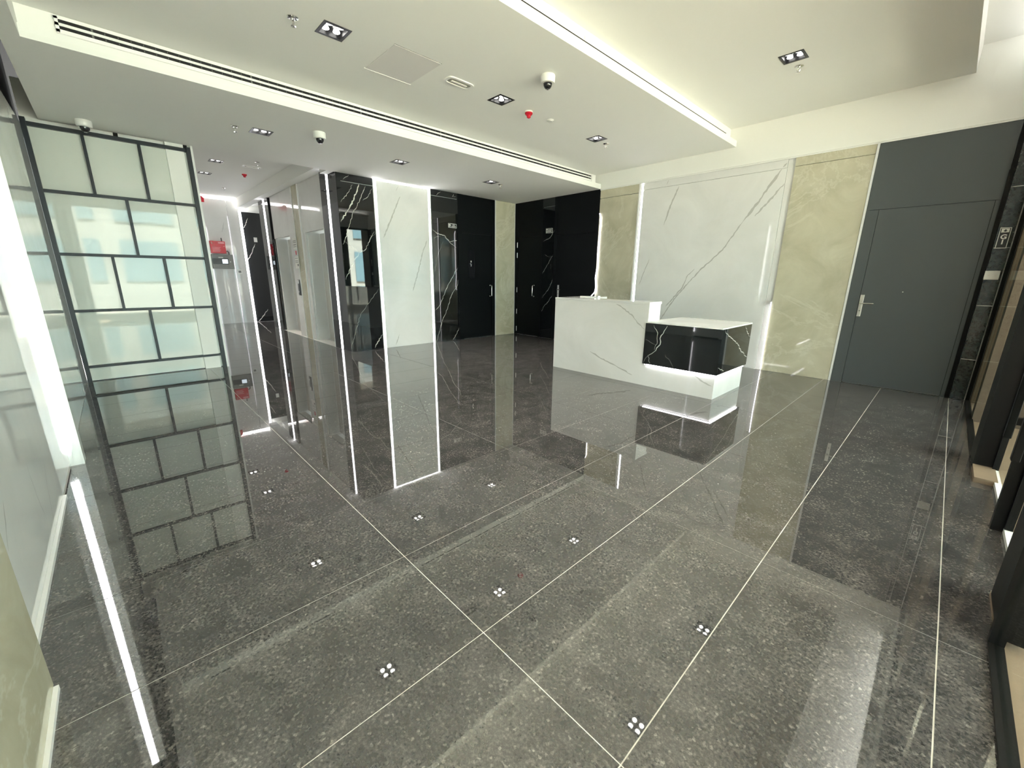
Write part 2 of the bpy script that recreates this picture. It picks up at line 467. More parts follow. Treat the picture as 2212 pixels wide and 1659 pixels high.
# ---- ceilings: stepped plaster planes
def struct(name, mb, mat, label, parent=None, **kw):
    o = obj(name, mb, mat, parent, **kw); o['kind'] = 'structure'; o['label'] = label
    return o
def holed(x0, x1, y0, y1, z0, z1, holes):
    """a ceiling slab with square openings for the recessed downlights"""
    mb = MB()
    xs = sorted({x0, x1} | {v for h in holes for v in h[:2]}); ys = sorted({y0, y1} | {v for h in holes for v in h[2:]})
    for a, b in zip(xs, xs[1:]):
        run = None
        for c, d in zip(ys, ys[1:]):
            inside = any(h[0] - 1e-6 <= a and b <= h[1] + 1e-6 and h[2] - 1e-6 <= c and d <= h[3] + 1e-6 for h in holes)
            if inside:
                if run: mb.box(a, b, run[0], run[1], z0, z1); run = None
            else:
                run = (run[0] if run else c, d)
        if run: mb.box(a, b, run[0], run[1], z0, z1)
    return mb
DL = [(1.24, -5.235, LOW), (1.23, -3.49, LOW), (1.215, -1.76, LOW), (3.345, -5.19, MID), (3.328, -3.43, MID), (3.316, -1.68, MID),
      (5.545, -1.66, HIGH), (5.56, -3.45, HIGH), (5.56, -5.24, HIGH), (-2.26, -5.09, 3.2), (-3.48, -5.09, 3.2)]
HS = .095
def hl(z): return [(x - HS, x + HS, y - HS, y + HS) for x, y, zz in DL if zz == z]
struct('ceiling', holed(-.02, 2.246, -7.035, 0, LOW, 2.905, hl(LOW)), 'plaster', 'lowest ceiling plane beside the rear black and white walls')
struct('ceiling', holed(2.10, 4.514, -6.93, 0, MID, 3.15, hl(MID)), 'plaster', 'middle ceiling plane between the two slotted steps')
struct('ceiling', holed(4.38, 6.765, -6.93, 0, HIGH, 3.395, hl(HIGH)), 'plaster', 'upper ceiling plane over the reception desk side')
struct('ceiling', MB().box(6.73, 7.75, -6.93, 0, TOP, 3.64), 'plaster', 'highest ceiling strip along the glazed entrance')
struct('ceiling', MB().box(2.246, 7.75, -7.035, -6.93, LOW, 3.64).box(2.05, 2.246, -7.035, -6.93, 2.906, 3.64), 'plaster', 'narrow lowered ceiling border along the left wall')
# step faces, each with a projecting ledge
struct('trim_1', MB().box(2.05, 2.12, -6.93, -.002, 2.905, MID), 'fascia', 'white upright face of the lower ceiling step')
struct('trim_2', MB().box(2.12, 2.246, -6.93, -.002, 2.905, 2.93).box(2.226, 2.246, -6.93, -.002, 2.93, 2.95), 'fascia', 'white ledge at the foot of the lower ceiling step')
struct('trim_3', MB().box(4.38, 4.416, -6.93, -.002, 3.15, HIGH), 'fascia', 'white upright face of the upper ceiling step')
struct('trim_4', MB().box(4.416, 4.514, -6.93, -.002, 3.15, 3.175).box(4.494, 4.514, -6.93, -.002, 3.175, 3.195), 'fascia', 'white ledge at the foot of the upper ceiling step')
struct('trim_5', MB().box(6.73, 6.765, -6.93, -.002, 3.395, TOP), 'fascia', 'white face of the ceiling step near the glazing')
struct('trim_6', MB().box(2.246, 7.36, -.022, -.003, 2.858, 2.874).box(2.246, 7.36, -.010, -.003, 2.842, 2.858), 'fascia', 'thin white trim capping the marble wall behind the desk')
# roof slab over everything to block light, coloured dark as ceiling-slot shade
struct('ceiling', MB().box(-8.3, 8.0, -7.5, 1.3, 3.72, 3.9), 'dark', 'structural slab above the plaster ceilings, darkened as void shade')

# ---- right wall, y = 0 (desk wall)
wr = struct('wall_right', MB().box(-.2, 7.36, .03, .20, 0, 3.72).box(2.246, 7.36, 0, .03, 2.86, 3.72), 'plaster', 'desk wall of black, beige and white cladding panels')
def clip(name, axis_const, ax_rng, z0, z1):
    return {axis_const: ax_rng, 2: (z0 + .001, z1 - .001)}
def panelY(name, mat, x0, x1, z0, z1, parent, y=0.0, th=.028, veins=None, vm=None, amp=.02):
    mb = MB().box(x0 + .0015, x1 - .0015, y, y + th, z0 + .0015, z1 - .0015)
    for pts, w in (veins or []):
        if max(p[2] for p in pts) < z0 or min(p[2] for p in pts) > z1: continue
        mb.vein([(p[0], y, p[2]) for p in pts], w, (0, -1, 0), 1, amp, {0: (x0 + .002, x1 - .002), 2: (z0 + .002, z1 - .002)})
    return obj(name, mb, [mat] + ([vm] if vm else []), parent)
def panelX(name, mat, y0, y1, z0, z1, parent, x=0.0, th=.028, veins=None, vm=None, amp=.02):
    mb = MB().box(x - th, x, y0 + .0015, y1 - .0015, z0 + .0015, z1 - .0015)
    for pts, w in (veins or []):
        if max(p[2] for p in pts) < z0 or min(p[2] for p in pts) > z1: continue
        mb.vein([(x, p[1], p[2]) for p in pts], w, (1, 0, 0), 1, amp, {1: (y0 + .002, y1 - .002), 2: (z0 + .002, z1 - .002)})
    return obj(name, mb, [mat] + ([vm] if vm else []), parent)
panelY('marble_panel', 'black_marble', .836, 1.162, 0, 2.70, wr, veins=V['marbleA'], vm='black_vein')
panelY('marble_panel', 'black_marble', .836, 1.162, 2.704, 2.866, wr)
panelY('marble_panel', 'beige_marble', 2.246, 3.030, 0, 2.70, wr)
panelY('marble_panel', 'beige_marble', 2.246, 3.030, 2.704, 2.858, wr)
panelY('marble_panel', 'white_marble', 3.100, 5.200, 0, 2.735, wr, y=.012, th=.018, veins=V['whiteA'], vm='white_vein', amp=.011)
panelY('marble_panel', 'white_marble', 3.100, 5.200, 2.738, 2.858, wr, y=.012, th=.018, veins=V['whiteA'], vm='white_vein', amp=.011)
panelY('marble_panel', 'white_marble', 5.203, 5.284, 0, 2.858, wr, y=.024, th=.006)
panelY('marble_panel', 'beige_marble', 5.287, 6.095, 0, 2.735, wr)
panelY('marble_panel', 'beige_marble', 5.287, 6.095, 2.738, 2.858, wr)
box('edge_trim', 'alu', 3.032, 3.060, -.010, .028, 0, 2.858, wr)
box('edge_trim', 'alu', 6.097, 6.119, -.010, .028, 0, 2.858, wr)
zz = [0, .46, 1.048, 1.64, 2.23, 2.858]
for a, b in zip(zz, zz[1:]):
    panelY('marble_tile', 'green_marble', 7.228, 7.345, a + .001, b - .003, wr)
box('tile_joint', 'grout', 7.229, 7.344, .004, .028, 0, 2.85, wr)

# ---- back wall, x = 0 (rear wall beside the lift lobby)
wb = struct('wall_back', MB().box(-.30, -.03, -3.86, -.0, 0, 3.72), 'plaster', 'rear wall of beige, black and white cladding beside the lift lobby')
panelX('marble_panel', 'beige_marble', -.575, -.012, 0, 2.866, wb)
box('edge_trim', 'alu', -.028, .003, -.597, -.577, 0, 2.866, wb)
box('edge_trim', 'alu', -.028, .002, -.011, -.001, 0, 2.866, wb)
panelX('marble_panel', 'black_marble', -2.188, -1.579, 0, 2.755, wb, veins=V['marbleB2'], vm='black_vein')
panelX('marble_panel', 'black_marble', -2.188, -1.579, 2.76, 2.866, wb, veins=V['marbleB2'], vm='black_vein')
panelX('marble_panel', 'white_marble', -3.272, -2.268, 0, 2.845, wb, x=.014, th=.04, veins=V['whiteB'], vm='white_vein', amp=.011)
panelX('marble_panel', 'black_marble', -3.930, -3.325, 0, 2.745, wb, veins=V['marbleB1'], vm='black_vein')
panelX('marble_panel', 'black_marble', -3.930, -3.325, 2.75, 2.866, wb, veins=V['marbleB1'], vm='black_vein')

# ---- doors in the two walls
d1 = thing('door_1', (0, -1.09, 0), 'full height black door with a narrow vision panel beside the white rear wall', None, kind='structure')
box('door_frame', 'black_metal', -.03, -.004, -1.577, -1.47, 0, 2.866, d1)
box('door_frame', 'black_metal', -.03, -.004, -.69, -.604, 0, 2.866, d1)
box('overpanel', 'black_metal', -.03, -.006, -1.468, -.692, 2.15, 2.866, d1)
lf = box('door_leaf', 'black_metal', -.027, -.012, -1.464, -.697, .004, 2.142, d1)
box('vision_panel', 'smoke', -.0118, -.010, -1.325, -1.16, 1.273, 1.828, lf)
mk = MB()
for dy, dz, w, h in ((.0, .0, .020, .035), (-.018, -.045, .012, .02), (.006, -.05, .012, .014), (.0, -.08, .012, .03)):
    mk.box(-.0099, -.0092, -1.255 + dy - w / 2, -1.255 + dy + w / 2, 1.60 + dz - h / 2, 1.60 + dz + h / 2)
obj('window_mark', mk, 'white', lf)
def pull(parent, p0, p1, out):
    p0, p1, out = Vector(p0), Vector(p1), Vector(out)
    mb = MB().tube([p0, p0 + out * .7, p0 + out + (p1 - p0) * .06, p1 + out - (p1 - p0) * .06, p1 + out * .7, p1], .010, 10)
    for p in (p0, p1):
        ax = 'x' if abs(out.x) > 0 else 'y'
        s = 1 if (out.x + out.y) > 0 else -1
        mb.lathe([(.019, 0), (.019, .006 * s)], 14, tuple(p), 0, ax)
    return obj('pull_handle', mb, 'chrome', parent, smooth=True)
pull(lf, (-.012, -.735, .885), (-.012, -.735, 1.115), (.055, 0, 0))

box('gap_shade_backing', 'black_metal', -.0299, -.0275, -1.5, -.65, .002, 2.4, d1)  # black sheet added behind the leaf so its gaps read as shade
d2 = thing('door_2', (.42, 0, 0), 'full height black door with a pull handle next to the room corner', None, kind='structure')
box('door_frame', 'black_metal', .0, .098, .004, .03, 0, 2.866, d2)
box('door_frame', 'black_metal', .752, .834, .004, .03, 0, 2.866, d2)
box('overpanel', 'black_metal', .10, .75, .006, .03, 2.15, 2.866, d2)
box('gap_shade_backing', 'black_metal', .05, .80, .0265, .0299, .002, 2.4, d2)  # black backing paints the shade in the gaps round this leaf
lf = box('door_leaf', 'black_metal', .103, .747, .014, .026, .004, 2.141, d2)
pull(lf, (.61, .014, .885), (.61, .014, 1.12), (0, -.055, 0))
for z in (1.99, 1.77, 1.01, .52, .12):
    obj('hinge', MB().lathe([(.007, 0), (.007, .11)], 10, (.082, -.002, z - .05)), 'steel', d2, smooth=True)
d3 = thing('door_3', (1.7, 0, 0), 'wide full height black door behind the reception desk', None, kind='structure')
box('door_frame', 'black_metal', 1.164, 1.235, .002, .03, 0, 2.866, d3)
box('door_frame', 'black_metal', 2.17, 2.244, .002, .03, 0, 2.866, d3)
box('overpanel', 'black_metal', 1.237, 2.168, .004, .03, 2.13, 2.866, d3)
box('gap_shade_backing', 'black_metal', 1.2, 2.2, .0265, .0299, .002, 2.4, d3)  # added black backing, stands in for shade in the leaf gaps
lf = box('door_leaf', 'black_metal', 1.24, 2.165, .010, .026, .004, 2.124, d3)
def lever(parent, x, z0, z1, y, L):
    pl = box('handle_plate', 'steel', x - .019, x + .019, y - .008, y, z0, z1, parent, bevel=.002)
    zc = (z0 + z1) / 2 + .03
    mb = MB().lathe([(.011, 0), (.011, -.05)], 12, (x, y - .006, zc), 0, 'y').tube([(x, y - .05, zc), (x + L, y - .05, zc)], .0085, 10)
    obj('lever_handle', mb, 'chrome', pl, smooth=True)
    obj('keyhole', MB().lathe([(.008, 0), (.008, -.003)], 12, (x, y - .007, z0 + .07), 0, 'y'), 'ink', pl)
lever(lf, 1.315, .90, 1.145, .010, .10)
d4 = thing('door_4', (6.67, 0, 0), 'wide dark grey steel door with a lever handle right of the beige marble', None, kind='structure')
box('door_frame', 'grey_metal', 6.121, 6.236, .002, .03, 0, 2.112, d4)
box('door_frame', 'grey_metal', 7.153, 7.186, .002, .03, 0, 2.112, d4)
box('door_frame', 'frame_black', 7.188, 7.226, -.006, .03, 0, 2.858, d4)
box('overpanel', 'grey_metal', 6.121, 7.186, .002, .03, 2.116, 2.857, d4)
box('gap_shade_backing', 'black_metal', 6.15, 7.2, .0265, .0299, .002, 2.4, d4)  # added black backing, keeps the gaps round the grey leaf dark like shade
lf = box('door_leaf', 'grey_metal', 6.240, 7.149, .003, .026, .006, 2.112, d4)
lever(lf, 6.262, .86, 1.125, .003, .125)
obj('door_viewer', MB().lathe([(.006, 0), (.006, -.004)], 10, (6.62, .003, 1.17), 0, 'y'), 'steel', lf)

# ---- left wall, y = -7.17 (near, polished white marble)
wl = struct('wall_left', MB().box(-.30, 7.36, -7.35, -7.20, 0, 3.72), 'dark', 'near left wall of polished white and beige marble')  # dark base colour stands in for shade in the slot over the marble
panelY('marble_panel', 'white_marble', 3.07, 5.40, .022, 2.80, wl, y=-7.198, th=.028)
mb = MB().box(3.07, 5.40, -7.198, -7.1702, .022, 2.80)
for pts, w in V['left']: mb.vein([(p[0], -7.1702, p[2]) for p in pts], w, (0, 1, 0), 1, .01, {0: (3.2, 5.3), 2: (.03, 2.7)})
obj('marble_panel', mb, ['white_marble', 'white_vein'], wl)
box('marble_panel', 'white_marble', .0, 3.065, -7.198, -7.172, .0, 2.80, wl)
box('marble_panel', 'beige_marble', 5.28, 7.355, -7.168, -7.10, .018, 2.80, wl)
box('skirting_strip', 'alu', 3.64, 5.28, -7.1699, -7.155, 0, .022, wl)
box('skirting_strip', 'alu', 5.29, 7.355, -7.0999, -7.088, 0, .018, wl)
# pilaster with the bright light channel
pil = struct('wall_left_pilaster', MB().box(2.95, 3.066, -7.171, -7.10, 0, 2.80), 'white_marble', 'slim marble pilaster with a light channel at the end of the left wall')
pil.name = 'trim_7'
box('edge_trim', 'alu', 3.0665, 3.071, -7.108, -7.0995, 0, 2.80, pil)

# ---- front wall, x = 7.36 (glazed entrance, right edge of the picture)
wf = struct('wall_front', MB().box(7.345, 7.56, -7.35, .2, 2.86, 3.72), 'plaster', 'wall above the glazed entrance')
def glazing(name, label, y0, y1, x, sill):
    g = thing(name, (x, (y0 + y1) / 2, 0), label, None, kind='structure')
    box('window_frame', 'frame_black', x - .02, x + .02, y0, y1, 0, sill, g)
    box('window_frame', 'frame_black', x - .02, x + .02, y0, y1, 2.80, 2.86, g)
    box('window_frame', 'frame_black', x - .02, x + .02, y1 - .035, y1, sill, 2.80, g)
    box('window_frame', 'frame_black', x - .02, x + .02, y0, y0 + .035, sill, 2.80, g)
    box('pane', 'glass', x - .005, x + .005, y0 + .035, y1 - .035, sill, 2.80, g)
    return g
glazing('window_1', 'fixed glass pane beside the dark green marble strip', -2.20, -.004, 7.372, .012)
glazing('window_2', 'fixed glass pane at the near right edge', -7.16, -4.60, 7.372, .012)
p1 = struct('trim_8', MB().box(7.352, 7.455, -2.50, -2.20, .02, 2.86), 'frame_black', 'thick black post at the far side of the entrance doors')
struct('trim_9', MB().box(7.354, 7.46, -2.80, -2.50, 0, .035), 'brown_light', 'low stone kerb at the foot of the far door post')
struct('trim_10', MB().box(7.372, 7.455, -4.60, -4.28, .02, 2.86), 'frame_black', 'thick black post at the near side of the entrance doors')
struct('trim_11', MB().box(7.372, 7.43, -4.57, -4.26, 0, .02), 'brown_light', 'low stone kerb at the foot of the near door post')
def glassdoor(name, label, y0, y1, hy):
    g = thing(name, (7.46, (y0 + y1) / 2, 0), label, None, kind='structure')
    lf = box('door_leaf', 'glass', 7.455, 7.465, y0 + .01, y1 - .01, .03, 2.82, g)
    box('bottom_rail', 'alu', 7.445, 7.475, y0 + .01, y1 - .01, .004, .03, lf)
    box('edge_stile', 'frame_black', 7.445, 7.475, y1 - .03, y1 - .01, .03, 2.82, lf)
    box('edge_stile', 'frame_black', 7.445, 7.475, y0 + .01, y0 + .03, .03, 2.82, lf)
    mb = MB().box(7.365, 7.395, hy - .02, hy + .02, .46, 2.05)
    for z in (.56, 1.95): mb.box(7.395, 7.455, hy - .016, hy + .016, z - .02, z + .02)
    obj('pull_bar', mb, 'frame_black', lf, bevel=.003)
    return g
glassdoor('door_5', 'far leaf of the glass entrance doors with a black pull bar', -3.49, -2.50, -3.30)
glassdoor('door_6', 'near leaf of the glass entrance doors with a black pull bar', -4.28, -3.53, -3.74)
struct('trim_12', MB().box(7.40, 7.46, -3.53, -3.49, 0, 2.86), 'frame_black', 'slim black mullion between the two glass door leaves')
struct('trim_13', MB().box(7.44, 7.50, -4.60, -2.20, 2.82, 2.86), 'frame_black', 'black head rail over the glass doors')

# ---- lift lobby beyond the rear wall
LZ = 3.2
struct('ceiling', holed(-6.45, -.02, -5.95, -3.70, LZ, 3.24, hl(LZ)), 'plaster', 'ceiling of the lift lobby')
struct('ceiling', MB().box(-6.45, -4.75, -3.70, 1.2, LZ - .12, 3.24), 'plaster', 'ceiling of the side passage off the lift lobby')
struct('trim_14', MB().box(-.06, -.02, -5.8, -3.93, 2.905, 3.24).box(-.30, 0.0, -4.06, -3.95, 2.867, 3.24).box(-.12, -.08, -7.17, -5.74, 2.80, 3.24), 'plaster', 'plaster upstand over the lobby opening')
struct('trim_15', MB().box(-6.2, -.30, -4.08, -3.9, 2.97, LZ), 'plaster', 'lowered plaster beam over the lift fronts')
w1 = struct('wall_far', MB().box(-6.55, -6.34, -6.0, -3.98, 0, 3.72), 'plaster', 'far lobby wall of pale marble behind the red box')
panelX('marble_panel', 'white_marble', -5.8, -4.30, 0, 3.14, w1, x=-6.30, veins=V['red'], vm='white_vein', amp=.01)
panelX('marble_panel', 'white_marble', -4.296, -4.045, 0, 3.14, w1, x=-6.30)
w2 = struct('wall_far', MB().box(-6.55, -6.37, -3.98, 1.2, 0, 3.72), 'plaster', 'black marble wall at the far end of the lobby passage')
panelX('marble_panel', 'black_marble', -3.98, -1.4, 0, 2.90, w2, x=-6.34, veins=V['far'], vm='black_vein')
w3 = struct('wall_side', MB().box(-6.40, -.02, -6.0, -5.82, 0, 3.24), 'plaster', 'hidden side wall of the lobby behind the glass screen')
w4 = struct('wall_lift', MB().box(-.70, -.30, -3.86, -3.70, 0, 3.72).box(-1.79, -.70, -3.86, -3.70, 2.12, 3.72).box(-2.75, -1.79, -3.86, -3.45, 0, 3.72)
            .box(-3.88, -2.75, -3.86, -3.70, 2.12, 3.72).box(-4.75, -3.88, -3.86, -3.45, 0, 3.72).box(-4.75, -4.55, -3.45, 1.2, 0, 3.24), 'plaster', 'wall with the two lift openings')
panelY('marble_panel', 'black_marble', -.70, -.395, 0, 2.968, w4, y=-3.931, th=.07)
panelY('marble_panel', 'black_marble', -.355, -.002, 0, 2.968, w4, y=-3.931, th=.07)
panelY('marble_panel', 'white_marble', -1.79, -.705, 2.085, 2.968, w4, y=-3.90, th=.04)
panelY('marble_panel', 'white_marble', -1.92, -1.79, 0, 2.968, w4, y=-3.90, th=.04)
panelY('marble_panel', 'beige_marble', -2.30, -1.95, 0, 2.968, w4, y=-3.91, th=.05)
panelY('marble_panel', 'white_marble', -2.75, -2.33, 0, 2.968, w4, y=-3.90, th=.04)
panelY('marble_panel', 'white_marble', -3.88, -2.75, 2.085, 2.968, w4, y=-3.90, th=.04)
panelY('marble_panel', 'black_marble', -4.27, -3.96, 0, 2.968, w4, y=-3.931, th=.07)
panelY('marble_panel', 'black_marble', -4.75, -4.31, 0, 2.968, w4, y=-3.931, th=.07)
for x in (-1.788, -3.878):      # side reveals of the lift openings
    box('reveal_panel', 'white_marble', x - .002, x + .02, -3.86, -3.645, 0, 2.085, w4)
box('edge_trim', 'alu', -2.325, -2.305, -3.925, -3.86, 0, 2.968, w4)
box('edge_trim', 'alu', -1.945, -1.925, -3.925, -3.86, 0, 2.968, w4)
box('edge_trim', 'alu', -.712, -.702, -3.935, -3.86, 0, 2.085, w4)

for k, (x0, x1, lab) in enumerate(((-1.765, -.702, 'lift doors nearest the rear wall corner, steel'), (-3.855, -2.752, 'lift doors farther along the lobby, steel'))):
    g = thing('lift_doors', ((x0 + x1) / 2, -3.63, 0), lab, 'lift doors')
    xm = (x0 + x1) / 2
    box('door_leaf', 'lift', x0, xm - .002, -3.64, -3.62, 0.003, 2.08, g)
    box('door_leaf', 'lift', xm + .002, x1, -3.64, -3.62, 0.003, 2.08, g)
    box('sill', 'steel', x0, x1, -3.70, -3.645, -.0, .004, g)

# ---- outside the glazing
struct('pavement', MB().box(11.2, 30, -14, 12, -.10, -.012), 'pavement', 'sunlit paving across the street side')
struct('porch_floor', MB().box(7.475, 11.2, -14, 12, -.10, -.010).box(7.377, 7.475, -14, -4.30, -.10, -.010).box(7.377, 7.475, -2.49, 12, -.10, -.010), 'porch', 'tan stone porch floor outside the glass')
bk = thing('porch_wall', (8.6, -.3, 0), 'brown rendered wall seen through the glass beside the dark green marble', 'wall')
box('render', 'brown', 7.385, 9.4, -.95, -.75, -.010, 3.5, bk)
box('return', 'brown_light', 7.385, 7.9, -.03, .10, -.010, 3.5, bk)  # lighter colour stands in for the light on this face
cn = thing('sky_blocker', (9.0, -4, 3.3), 'unseen flat slab added outside the glazed entrance to shade the porch', 'sky_blocker')  # slab added out of view so the near paving gets less sky
box('blocker_slab', 'plaster', 7.60, 10.2, -9, 3, 3.30, 3.42, cn)
fb = thing('office_building', (22, -3, 0), 'pale building with bluish windows across the street', 'building')
box('wall', 'facade', 22.2, 24, -16, 12, -.012, 9, fb)
for j in range(3):
    for i in range(9):
        box('window', 'facade_glass', 22.12, 22.2, -15.2 + i * 3.0, -12.9 + i * 3.0, .9 + j * 2.9, 2.9 + j * 2.9, fb)
kb = box('low_wall', 'facade', 13.0, 13.3, -12, 8, -.012, .55)
tag(kb, 'low pale boundary wall across the paving outside', 'wall')

# ================================================================== THINGS
# ---- glass screen between lobby and room
gs = thing('glass_screen', (0, -6.45, 0), 'tall blue grey framed screen of pale glass panes at the left', 'screen')
YL, YR = -7.130, -5.795
bars = [(2.785, 2.825), (2.140, 2.172), (1.478, 1.510), (.838, .868), (.170, .198)]
D0, D1 = -.075, .0
box('post', 'frame', D0, .012, -7.171, YL, 0, 2.86, gs)
box('post', 'frame', D0, .012, YR, -5.752, 0, 2.84, gs)
box('edge_post', 'alu', D0, .004, -5.751, -5.728, 0, 2.866, gs)
for a, b in bars:
    box('rail', 'frame', D0, D1, YL, YR, a, b, gs)
box('floor_rail', 'frame', D0, -.03, YL, YR, 0, .010, gs)
for y in (-6.44, -5.80):
    box('bracket', 'frame_black', -.06, -.02, y - .02, y + .02, 2.825, 2.866, gs)
rows = [((2.172, 2.785), (-6.725, -6.25)), ((1.510, 2.140), (-6.462,)), ((.868, 1.478), (-6.700, -6.220)), ((.198, .838), (-6.463,)), ((.010, .170), ())]
for (z0, z1), splits in rows:
    ys = [YL] + list(splits) + [YR]
    for s in splits:
        box('mullion', 'frame', D0, D1, s - .014, s + .014, z0, z1, gs)
    for a, b in zip(ys, ys[1:]):
        a2 = a + (.014 if a != YL else 0); b2 = b - (.014 if b != YR else 0)
        box('pane', 'lacquer', -.055, -.043, a2, b2, z0, z1, gs)

# ---- LED strips
def led(name, label, mb, mat='led', cat='light strip', group=None, profile=None):
    t = obj(name, mb, mat); tag(t, label, cat, group)
    if profile: obj('profile', profile, 'alu', t)
    return t
led('light_strip', 'bright vertical light strip left of the desk wall white marble', MB().box(3.078, 3.098, .012, .026, 0.01, 2.85),
    profile=MB().box(3.062, 3.077, .004, .026, 0.0, 2.855))
led('light_strip', 'vertical light strip between the rear white panel and the sign marble', MB().box(-.020, .000, -2.246, -2.214, 0.01, 2.855),
    profile=MB().box(-.024, -.002, -2.264, -2.247, 0, 2.856).box(-.024, -.002, -2.213, -2.192, 0, 2.856))
led('light_strip', 'vertical light strip left of the rear white marble panel', MB().box(-.020, .000, -3.304, -3.284, 0.01, 2.855),
    profile=MB().box(-.024, -.002, -3.322, -3.305, 0, 2.856))
led('light_strip', 'horizontal light strip above the rear white marble panel', MB().box(-.02, -.004, -3.27, -2.27, 2.850, 2.856))
led('light_strip', 'vertical light strip on the black marble corner by the lifts', MB().box(-.386, -.364, -3.945, -3.925, 0.01, 2.965))
led('light_strip', 'vertical light strip on the far black marble pier in the lobby', MB().box(-4.302, -4.278, -3.945, -3.925, 0.01, 2.965))
led('light_strip', 'thin vertical light strip at the right edge of the far lobby marble', MB().box(-6.335, -6.30, -4.04, -4.00, 0.01, 3.14))
led('light_strip', 'horizontal light strip glowing above the far lobby marble', MB().box(-6.335, -6.31, -5.8, -4.05, 3.145, 3.16))
led('light_strip', 'very bright light strip in the channel of the near left pilaster', MB().box(3.067, 3.078, -7.170, -7.149, .12, 2.78),
    profile=MB().box(3.0675, 3.0765, -7.149, -7.146, .05, 2.79))
def wiggly(pts, w, nx):
    mb = MB(); n = 0
    for (a, b) in zip(pts, pts[1:]):
        mb.tube([a, b], w, 6)
    return mb
led('hanging_light_strip', 'loose light strip hanging between the black door and beige marble', MB().tube([(2.262, -.012, 2.45), (2.290, -.014, 2.38), (2.284, -.012, 2.14), (2.272, -.016, 1.81), (2.280, -.012, 1.51), (2.252, -.014, 1.30), (2.276, -.016, 1.12), (2.268, -.03, 1.03), (2.20, -.05, .95)], .008, 8), 'led_loose')
led('hanging_light_strip', 'loose light strip low down between white and beige marble', MB().tube([(5.278, -.008, .985), (5.274, -.012, .68), (5.280, -.008, .27), (5.284, -.010, .01)], .005, 8), 'led_loose')
cl = obj('mounting_clip', MB().box(5.235, 5.275, -.03, .0, .965, 1.01), 'steel'); tag(cl, 'small metal clip above the loose light strip right of the desk', 'clip')
# cove strips lying on the ceiling ledges
led('cove_light', 'hidden light strip lying on the lower ceiling ledge', MB().box(2.19, 2.215, -6.85, -.08, 2.931, 2.941), 'led_soft')
led('cove_light', 'hidden light strip lying on the upper ceiling ledge', MB().box(4.465, 4.488, -6.85, -.08, 3.176, 3.186), 'led_soft')

led('cove_light', 'unseen light strip added above the glazed entrance to brighten the highest ceiling', MB().box(7.30, 7.34, -6.85, -.08, 3.30, 3.315), 'led_fill')  # unseen strip added to brighten the high ceiling and the desk wall band
struct('trim_16', MB().box(7.26, 7.345, -6.92, -.005, 3.28, 3.298).box(7.26, 7.275, -6.92, -.005, 3.298, 3.33), 'fascia', 'unseen ledge added above the glazed entrance under the fill strip')  # added only to carry the unseen fill strip

# ---- linear slot diffusers in the ceiling steps
sd = thing('slot_diffuser', (2.13, -3.44, 3.0), 'long white air diffuser with two black slots in the lower ceiling step', 'air diffuser')
mb = MB()
ya, yb = -6.72, -.165
for z0, z1 in ((2.995, 3.020), (3.043, 3.061), (3.084, 3.104)):
    mb.box(2.120, 2.140, ya - .02, yb + .02, z0, z1)
mb.box(2.120, 2.140, ya - .02, ya, 3.0, 3.1).box(2.120, 2.140, yb, yb + .02, 3.0, 3.1)
obj('frame', mb, 'fascia', sd)
for z0, z1 in ((3.020, 3.043), (3.061, 3.084)):
    box('slot', 'black', 2.121, 2.1365, ya, yb, z0, z1, sd)
mb = MB(); y = ya + .17
k = 0
while y < yb:
    w = .004 if k % 14 else .012
    for z0, z1 in ((3.020, 3.043), (3.061, 3.084)):
        mb.box(2.1365, 2.1372 if k % 14 else 2.1395, y, y + w, z0 + (.006 if k % 14 else 0), z1 - (.006 if k % 14 else 0))
    y += .075; k += 1
o = obj('vane', mb, 'grey', sd); o['kind'] = 'stuff'
sd2 = thing('slot_diffuser', (4.42, -3.44, 3.25), 'long white air diffuser with one black slot in the upper ceiling step', 'air diffuser')
mb = MB().box(4.416, 4.432, -6.9, -.2, 3.215, 3.246).box(4.416, 4.432, -6.9, -.2, 3.268, 3.30).box(4.416, 4.432, -.2, -.18, 3.215, 3.30)
obj('frame', mb, 'fascia', sd2)
box('slot', 'black', 4.417, 4.430, -6.9, -.2, 3.246, 3.270, sd2)
box('joint', 'ink', 4.430, 4.4325, -3.46, -3.457, 3.268, 3.30, sd2)

